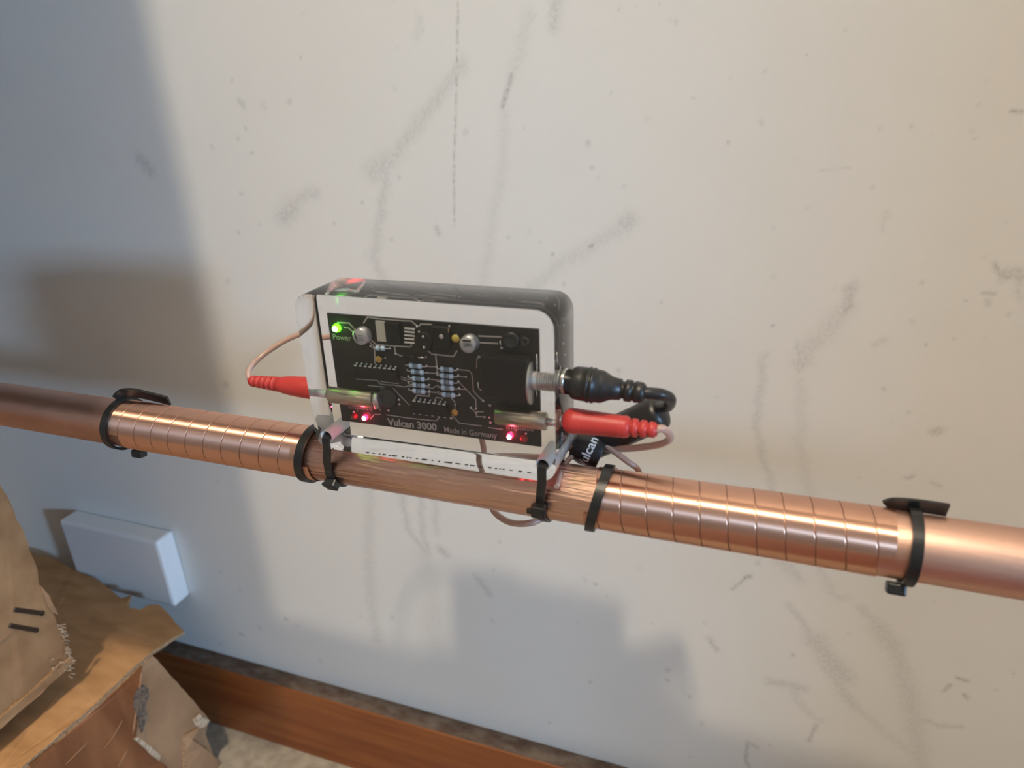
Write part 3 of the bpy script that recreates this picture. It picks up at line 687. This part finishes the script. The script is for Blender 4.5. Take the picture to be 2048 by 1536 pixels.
# block ties: up the front, through the drilled hole, down the back and under the pipe
def block_tie(hx, hz, label, zh, lean=0.):
    T = thing('cable_tie', label, 'cable tie', (hx, PIPE_Y, PIPE_Z), 'black cable ties round the pipe')
    r = PIPE_R+.0008; yf = -D2-.0009; yb = D2+.0009
    P = [(hx, yf+.0004, hz-.0008), (hx, yf, hz-.003), (hx, yf, 0), (hx+lean*.5, yf+.0003, PIPE_Z*.5)]
    for k in range(25):
        a = math.radians(-4+(188)*k/24); P.append((hx+lean, PIPE_Y-r*math.cos(a), PIPE_Z-r*math.sin(a)))
    P += [(hx+lean*.5, yb, PIPE_Z*.5), (hx, yb, 0), (hx, yb, hz-.003), (hx, yb-.0004, hz-.0008), (hx, D2-.002, hz), (hx, -D2+.002, hz)]
    mb = MB(); mb.strap(P, (1, 0, 0), .0040, .0012, 0, True); mb.build('strap', M_TIE, T)
    a = math.asin(max(-1, min(1, (zh-PIPE_Z)/r)))
    c = Vector((hx+lean, PIPE_Y-(r+.0022)*math.cos(a), zh))
    R = Matrix(((1, 0, 0), (0, -math.cos(a), math.sin(a)), (0, math.sin(a), math.cos(a))))
    mb = MB(); mb.box(c, (.0066, .0046, .0062), 0, R, .0008); mb.box(c+Vector((-.0044, .0005, -.0012)), (.003, .0016, .0026), 0, R, .0003)
    mb.build('head', M_TIE, T); return T
block_tie(HOLES[0][0], HOLES[0][1], 'black cable tie through the lower left hole of the acrylic block', -.0225, -.003)
block_tie(HOLES[1][0], HOLES[1][1], 'black cable tie through the lower right hole of the acrylic block', -.0155, -.002)

# ---------------------------------------------------------------- red plugs with their wires
def red_plug(x0, x1, z0, z1, big):
    s_ = 1 if x1 > x0 else -1; L = abs(x1-x0); a = Vector((x0, SY, z0)); ax = Vector((x1-x0, 0, z1-z0)); mb = MB()
    if big:
        p = [(0, .0030), (.0012, .0046), (.0026, .0056), (.0060, .0058), (.0072, .0055)]
        for k in range(14): t = .0085+k*.00125; p += [(t, .0057-.00005*k), (t+.0006, .0053-.00005*k)]
        p += [(L*.66, .0050), (L*.70, .0046), (L*.72, .0038)]
        t0 = L*.73
        for k in range(3): t = t0+k*(L*.27/3); w = L*.27/3; p += [(t, .0028), (t+w*.15, .0041-.0003*k), (t+w*.75, .0040-.0003*k), (t+w*.85, .0027)]
        p += [(L, .0024)]
    else:
        p = [(0, .0052), (.0008, .0056), (.010, .0055), (.018, .0050), (.0225, .0044)]
        t0 = .0235
        for k in range(6): w = (L-.0235)/6; t = t0+k*w; p += [(t, .0040-.0002*k), (t+w*.55, .0040-.0002*k), (t+w*.6, .0031-.0002*k), (t+w*.95, .0031-.0002*k)]
        p += [(L, .0022)]
    p = [(t, r) for t, r in p]
    mb.lathe(a, ax, p, 28); return mb
PL = thing('banana_plug_lead', 'red banana plug and pinkish wire at the left side of the acrylic block', 'plug lead', (-.0625, SY, SZ), 'red plug leads of the acrylic block')
red_plug(-.0632, -.1065, SZ-.0002, SZ-.0002, False).build('plug_body', M_RED, PL)
mb = MB(); mb.lathe((-.0632, SY, SZ), (1, 0, 0), [(0, .0020), (.0075, .0020), (.0076, .0015)], 16); mb.build('plug_pin', mat('pale_pin_metal', (.82, .82, .82), .35, .35), PL)
W1 = [(-.1062, SY, SZ), at_y(497, 752, -.0035), at_y(499, 738, .000), at_y(520, 715, .008), at_y(552, 692, .015), at_y(585, 674, .0205), at_y(620, 664, .024), at_y(668, 660, .026),
      Vector((-.02, .0275, .055)), Vector((.005, .027, .03)), Vector((.015, .0265, .0)), Vector((.016, .024, -.018)), Vector((.018, .018, -.026))]
mb = MB(); mb.tube(spline(W1, 8), .00150, 10); mb.build('wire', M_WIRE, PL)
PR = thing('banana_plug_lead', 'red ribbed banana plug and looping pinkish wire at the right side of the acrylic block', 'plug lead', (.0625, SY, SZ), 'red plug leads of the acrylic block')
red_plug(.0630, .1042, SZ-.0006, SZ-.0002, True).build('plug_body', M_RED, PR)
mb = MB(); mb.lathe((.0630, SY, SZ-.0004), (-1, 0, 0), [(0, .0019), (.0066, .0019)], 16); mb.build('plug_pin', M_SILVER, PR)
W2_ = [(.1036, SY, SZ-.0002), at_y(1325, 857, -.003), at_y(1338, 868, .001), at_y(1339, 879, .006), at_y(1318, 889, .012), at_y(1270, 896, .017), at_y(1215, 897, .020), at_y(1160, 895, .0215),
       at_y(1110, 893, .0225), at_y(1040, 890, .0225), at_y(1000, 893, .0235), at_y(978, 915, .0245), at_y(975, 960, .022), at_y(982, 1010, .017),
       at_y(997, 1032, .012), at_y(1025, 1046, .006), at_y(1060, 1046, .003), at_y(1090, 1034, .008), Vector((.068, .016, -.024))]
mb = MB(); mb.tube(spline(W2_, 8), .0017, 10); mb.build('wire', M_WIRE, PR)
mb = MB(); mb.tube(spline([at_y(1172, 880, .020), at_y(1150, 905, .016), at_y(1133, 925, .008), at_y(1120, 950, -.004), at_y(1113, 974, -.0122)], 8), .0013, 10)
tag(mb.build('wire_end', M_WIRE, origin=(.066, .0, .0)), 'short pinkish wire end lying over the pipe beside the right block tie', 'wire')
mb = MB(); mb.tube(spline([at_y(1195, 880, .020), at_y(1228, 903, .018), at_y(1258, 925, .0175), at_y(1276, 940, .0195), at_y(1276, 940, .0195)+Vector((.0015, .001, -.010)), at_y(1276, 940, .0195)+Vector((.0015, .0005, -.024))], 8), .0015, 10)
tag(mb.build('wire_tail', M_WIRE, origin=(.10, .018, .0)), 'pinkish wire running from the black label down behind the right copper winding', 'wire')

# ---------------------------------------------------------------- power plug and cable
PW = thing('power_lead', 'black power plug, cable and sleeve at the right side of the acrylic block', 'power lead', (.0625, JY, JZ))
a = Vector((.0628, JY, JZ-.0006)); b_ = Vector((.0985, JY, JZ-.0024))
mb = MB(); mb.lathe(a, b_-a, [(.0015, .0050), (.0018, .0056), (.0042, .0056), (.0044, .0066), (.0056, .0072), (.0085, .0074), (.0112, .0074), (.0114, .0078), (.0120, .0078), (.0122, .0073), (.0130, .0073), (.0132, .0077), (.0140, .0077), (.0142, .0072),
   (.0175, .0070), (.0195, .0060), (.0215, .0050), (.0255, .0045), (.0257, .0037), (.0272, .0037), (.0274, .0047), (.0300, .0047), (.0302, .0040), (.0312, .0040), (.0314, .0046), (.0345, .0044), (.0357, .0034)], 32)
mb.build('plug_body', M_PLASTIC, PW)
mb = MB(); mb.lathe(a, (1, 0, 0), [(0, .0040), (.0001, .0053), (.0005, .0058), (.0008, .0054), (.0012, .0059), (.0016, .0058), (.0017, .0045)], 28); o = mb.build('metal_ring', M_SILVER, PW); o['label'] = 'bright metal ring'
e0 = at_y(1326, 822, .024); e1 = at_y(1152, 902, .0275)
cb = [b_-Vector((.001, 0, 0)), at_y(1305, 787, -.003), at_y(1325, 790, -.001), at_y(1340, 798, .004), at_y(1336, 812, .012), at_y(1318, 815, .020), e0+(e1-e0)*.06]
mb = MB(); mb.tube(spline(cb, 8), .0026, 12); mb.build('cable', M_PLASTIC, PW)
cb2 = [at_y(1296, 790, -.003), at_y(1290, 805, .004), at_y(1296, 820, .010), at_y(1312, 830, .014)]
d = e1-e0; L = d.length
mb = MB(); mb.lathe(e0, d, [(-.0008, .001), (-.0004, .0050), (.0008, .0074), (.003, .0082), (L-.002, .0082), (L-.0006, .0074), (L, .003)], 32); mb.build('cable_sleeve', M_PLASTIC, PW)
# printed tag wrapped on the cables
t0_ = at_y(1151, 883, .021); t1_ = at_y(1204, 908, .021); ax = (t1_-t0_); TL = ax.length; ax.normalize(); TR_ = .0086
mb = MB(); mb.lathe(t0_, ax, [(0, TR_-.0012), (0, TR_-.0002), (.0003, TR_), (TL-.0003, TR_), (TL, TR_-.0002), (TL, TR_-.0012)], 40)
lab = mb.build('cable_tag', M_PLASTIC, PW); lab['label'] = 'black printed tag with white lettering'
tc = t0_+ax*(TL*.56)
rad = (CAM-tc); rad = (rad-ax*rad.dot(ax)).normalized(); upv = rad.cross(ax); upv = upv if upv.z > 0 else -upv
o = text_mesh('tag_lettering', 'Vulcan', 1.0, M_WHITEINK, lab, (0, 0, 0), Matrix.Identity(3), 0.0, .02)
xs = [v.co.x for v in o.data.vertices]; x0, x1 = min(xs), max(xs)
bm = bmesh.new(); bm.from_mesh(o.data); bmesh.ops.triangulate(bm, faces=bm.faces); bmesh.ops.subdivide_edges(bm, edges=[e for e in bm.edges if e.calc_length() > .12], cuts=2); bm.to_mesh(o.data); bm.free()
for v in o.data.vertices:                                            # the lettering runs round the tag from below to above
    g = ((v.co.x-x1)/(x1-x0)*.0180+.0060)/TR_; h = (v.co.y-.30)*.0062
    v.co = tc + (rad*math.cos(g)+upv*math.sin(g))*(TR_+.00008) - ax*h

# ---------------------------------------------------------------- white box on the wall
mb = MB(); mb.box((-.4355, WALL-.0105, -.2575), (.127, .021, .077), 0, None, .003)
o = mb.build('wall_box', M_WHITE, origin=(-.4355, WALL, -.2575)); tag(o, 'white rectangular plastic socket box fixed low on the wall at left', 'socket box')
for p in o.data.polygons: p.use_smooth = False

# ---------------------------------------------------------------- cardboard cartons
def jag(poly, amt, seg, rnd, keep=()):
    out = []; n = len(poly)
    for i in range(n):
        a = Vector(poly[i]); b_ = Vector(poly[(i+1) % n]); out.append(a)
        if i in keep: continue
        k = max(1, int((b_-a).length/seg))
        for j in range(1, k):
            t = j/k; out.append(a.lerp(b_, t)+Vector((rnd.uniform(-amt, amt), rnd.uniform(-amt, amt), rnd.uniform(-amt, amt))))
    return out
rnd = random.Random(11)
XD, ZD = -.330, -.280
BOX2 = thing('cardboard_carton', 'lower torn cardboard carton with glossy brown tape, against the skirting board', 'cardboard box', (-.44, .0, FLOOR))
# top flap (in view: the golden strip and the shaded part under the upper carton)
fl = [at_z(0, 1540, ZD), at_z(42, 1536, ZD), at_z(110, 1478, ZD), at_z(190, 1408, ZD), at_z(255, 1345, ZD), at_z(300, 1306, ZD), at_z(322, 1292, ZD), at_z(348, 1274, ZD), at_z(368, 1262, ZD),
      at_z(350, 1245, ZD), at_z(332, 1222, ZD), at_z(318, 1209, ZD), at_z(298, 1209, ZD), at_z(280, 1219, ZD), at_z(266, 1216, ZD), at_z(254, 1215, ZD), at_z(262, 1190, ZD), at_z(243, 1196, ZD), at_z(225, 1182, ZD),
      at_z(198, 1160, ZD), at_z(150, 1140, ZD), at_z(110, 1118, ZD), at_z(62, 1104, ZD), Vector((-.62, .118, ZD)), Vector((-.62, -.16, ZD)), Vector((-.335, -.16, ZD))]
mb = MB(); mb.plate(jag(fl, .0005, .006, rnd, (23, 24)), (0, 0, 1), .0035, 0, 1); mb.build('top_flap', [M_CARDG, M_CORR], BOX2, origin=(-.4, 0, ZD))
# right side, covered in brown tape
sd = [at_x(40, 1540, XD), at_x(180, 1420, XD), at_x(262, 1345, XD), at_x(306, 1306, XD), at_x(345, 1354, XD), at_x(385, 1404, XD), at_x(404, 1430, XD)]
sd = [Vector((XD, -.16, ZD-.0036)), Vector((XD, .058, ZD-.0036)), Vector((XD, .078, -.345)), Vector((XD, .0935, -.397)), Vector((XD, .086, -.41)), Vector((XD, .088, FLOOR+.001)), Vector((XD, -.16, FLOOR+.001))]
mb = MB(); mb.plate(jag(sd, .0004, .008, rnd, (0, 5, 6)), (1, 0, 0), .004, 0, 1); mb.build('side_panel', [M_CARDD, M_CORR], BOX2, origin=(XD, 0, ZD))
tp = [at_x(60, 1530, XD), at_x(150, 1455, XD), at_x(240, 1372, XD), at_x(283, 1330, XD), at_x(280, 1395, XD), at_x(272, 1470, XD), at_x(268, 1480, XD), at_x(345, 1545, XD), at_x(345, 1620, XD), at_x(60, 1700, XD)]
tp = [Vector((XD+.0006, p.y, max(p.z, FLOOR+.002))) for p in tp]
mb = MB(); mb.plate(jag(tp, .0006, .008, rnd), (1, 0, 0), .0005); o = mb.build('tape', M_TAPE, BOX2, origin=(XD, 0, ZD)); o['label'] = 'glossy brown packing tape'
for P in ([(283, 1345), (276, 1400), (265, 1470)], [(245, 1440), (228, 1470), (205, 1500)], [(180, 1480), (130, 1530)], [(255, 1500), (235, 1536)]):
    mb = MB(); mb.tube(spline([at_x(x, y, XD+.0009) for x, y in P], 5), [.0003]+[.0008]*(5*(len(P)-1)-1)+[.0003], 6, 0, True, .5); mb.build('tape_wrinkle', M_TAPE2, BOX2)
# torn patches at the back edge
mb = MB(); mb.plate(jag([at_x(400, 1428, XD+.003), at_x(420, 1441, XD+.004), at_x(412, 1452, XD+.004), at_x(398, 1456, XD+.003), at_x(385, 1440, XD+.002)], .001, .004, rnd), (1, 0, 0), .0015); mb.build('torn_edge', M_TORN, BOX2)
mb = MB(); mb.plate(jag([at_x(398, 1456, XD+.003), at_x(385, 1480, XD+.006), at_x(420, 1502, XD+.006), at_x(446, 1530, XD+.006), at_x(440, 1560, XD+.006), at_x(370, 1560, XD+.004), at_x(372, 1470, XD+.003)], .001, .006, rnd), (1, .2, .1), .003, 0, 1); mb.build('torn_flap', [M_CARDD, M_CORR], BOX2)
mb = MB(); mb.plate(jag([at_x(268, 1478, XD+.002), at_x(278, 1474, XD+.002), at_x(322, 1512, XD+.003), at_x(318, 1522, XD+.003)], .0004, .005, rnd), (1, 0, .1), .002); mb.build('cardboard_sliver', M_TORN, BOX2)
mb = MB(); mb.plate(jag([at_x(x, y, XD+.0014) for x, y in ((283, 1372), (297, 1376), (299, 1392), (291, 1412), (294, 1440), (284, 1466), (278, 1440), (270, 1418), (268, 1394), (274, 1380))], .0008, .003, rnd), (1, 0, 0), .0006)
mb.build('grey_stain', noise_color(mat('grey_grime', (.08, .07, .06), .6), 500, (.05, .045, .04), (.22, .15, .10), 4), BOX2)
# box body behind the flap
mb = MB(); mb.box((-.477, -.048, (ZD-.004+FLOOR)/2), (.284, .19, ZD-.006-FLOOR)); mb.build('carton_body', M_CARD, BOX2, origin=(-.477, 0, FLOOR))
mb = MB(); mb.box((-.52, -.06, ZD+.0155), (.24, .11, .031), 0, None, .002); mb.build('folded_flap', M_CARD, BOX2, origin=(-.52, -.06, ZD))

XA = -.362
BOX1 = thing('cardboard_carton', 'upper battered cardboard carton with two dark staples, at the left edge', 'cardboard box', (-.5, 0, ZD))
fa = [at_x(-6, 958, XA), at_x(6, 980, XA), at_x(22, 1008, XA), at_x(34, 1040, XA), at_x(52, 1075, XA), at_x(60, 1105, XA), at_x(75, 1140, XA), at_x(77, 1165, XA), at_x(95, 1205, XA), at_x(104, 1222, XA), at_x(112, 1240, XA), at_x(122, 1268, XA), at_x(132, 1300, XA),
      at_x(136, 1316, XA), at_x(118, 1330, XA), at_x(60, 1384, XA), at_x(0, 1436, XA), at_x(-60, 1486, XA), Vector((XA, -.12, -.262)), Vector((XA, -.12, -.045)), Vector((XA, .004, -.045))]
mb = MB(); mb.plate(jag(fa, .0006, .006, rnd, (17, 18, 19)), (1, 0, 0), .004, 0, 1); mb.build('side_panel', [M_CARD, M_CORR], BOX1, origin=(XA, 0, ZD))
# bottom edge band of the carton (folded lower flap) and torn fibres
lo_ = [at_x(136, 1312, XA), at_x(142, 1322, XA), at_x(118, 1345, XA), at_x(60, 1398, XA), at_x(0, 1450, XA), at_x(-60, 1500, XA), at_x(-60, 1480, XA), at_x(0, 1428, XA), at_x(60, 1376, XA)]
mb = MB(); mb.plate(jag([p+Vector((.004, 0, 0)) for p in lo_], .0005, .006, rnd), (1, 0, .25), .006, 0, 1); mb.build('bottom_fold', [M_CARD, M_CORR], BOX1)
mb = MB(); mb.plate(jag([at_x(82, 1172, XA+.001), at_x(98, 1190, XA+.003), at_x(112, 1218, XA+.003), at_x(118, 1230, XA+.002), at_x(104, 1224, XA+.001), at_x(92, 1205, XA+.001)], .0008, .004, rnd), (1, 0, 0), .002, 0, 0); mb.build('torn_edge', M_CARDD, BOX1)
mb = MB()
for k in range(60):
    t = rnd.random(); a = at_x(112+28*t+rnd.uniform(-3, 5), 1238+90*t, XA+.003)
    if k > 40: a = at_x(rnd.uniform(98, 140), rnd.uniform(1318, 1352), XA+.004)
    v = Vector((rnd.uniform(-.2, .9), rnd.uniform(-.1, 1.0), rnd.uniform(-.9, .5))).normalized()
    mb.tube([a, a+v*rnd.uniform(.001, .0035), a+v*.003+Vector((0, rnd.uniform(0, .001), -.001))], .00035, 4)
o = mb.build('torn_fibres', M_TORN, BOX1); o['kind'] = 'stuff'
for q in (((28, 1219), (88, 1227)), ((19, 1251), (76, 1261))):
    a = at_x(*q[0], XA+.0006); b_ = at_x(*q[1], XA+.0006); dd = b_-a; ang = math.atan2(dd.z, dd.y)
    mb = MB(); mb.box((a+b_)/2, (.0012, dd.length, .0034), 0, Matrix.Rotation(ang, 3, 'X'), .0004)
    mb.box(a+dd*.1+Vector((.0006, 0, 0)), (.0010, .002, .0022), 0, None, .0002); mb.box(a+dd*.92+Vector((.0006, 0, 0)), (.0010, .003, .0036), 0, None, .0003)
    o = mb.build('staple', M_STAPLE, BOX1, origin=(a+b_)/2); o['label'] = 'dark metal staple'
mb = MB(); mb.tube(spline([at_x(-10, 1292, XA+.0004), at_x(10, 1274, XA+.0004), at_x(30, 1262, XA+.0004)], 5), .0007, 6, 0, True, .5); mb.build('crease', M_CARDD, BOX1)
mb = MB(); mb.box((-.497, -.059, -.149), (.262, .122, .198)); mb.build('carton_body', M_CARD, BOX1, origin=(-.497, -.059, -.149))

# ---------------------------------------------------------------- lift everything so that the floor is z = 0
for o in list(S.objects):
    if o.parent is None: o.location.z += -FLOOR
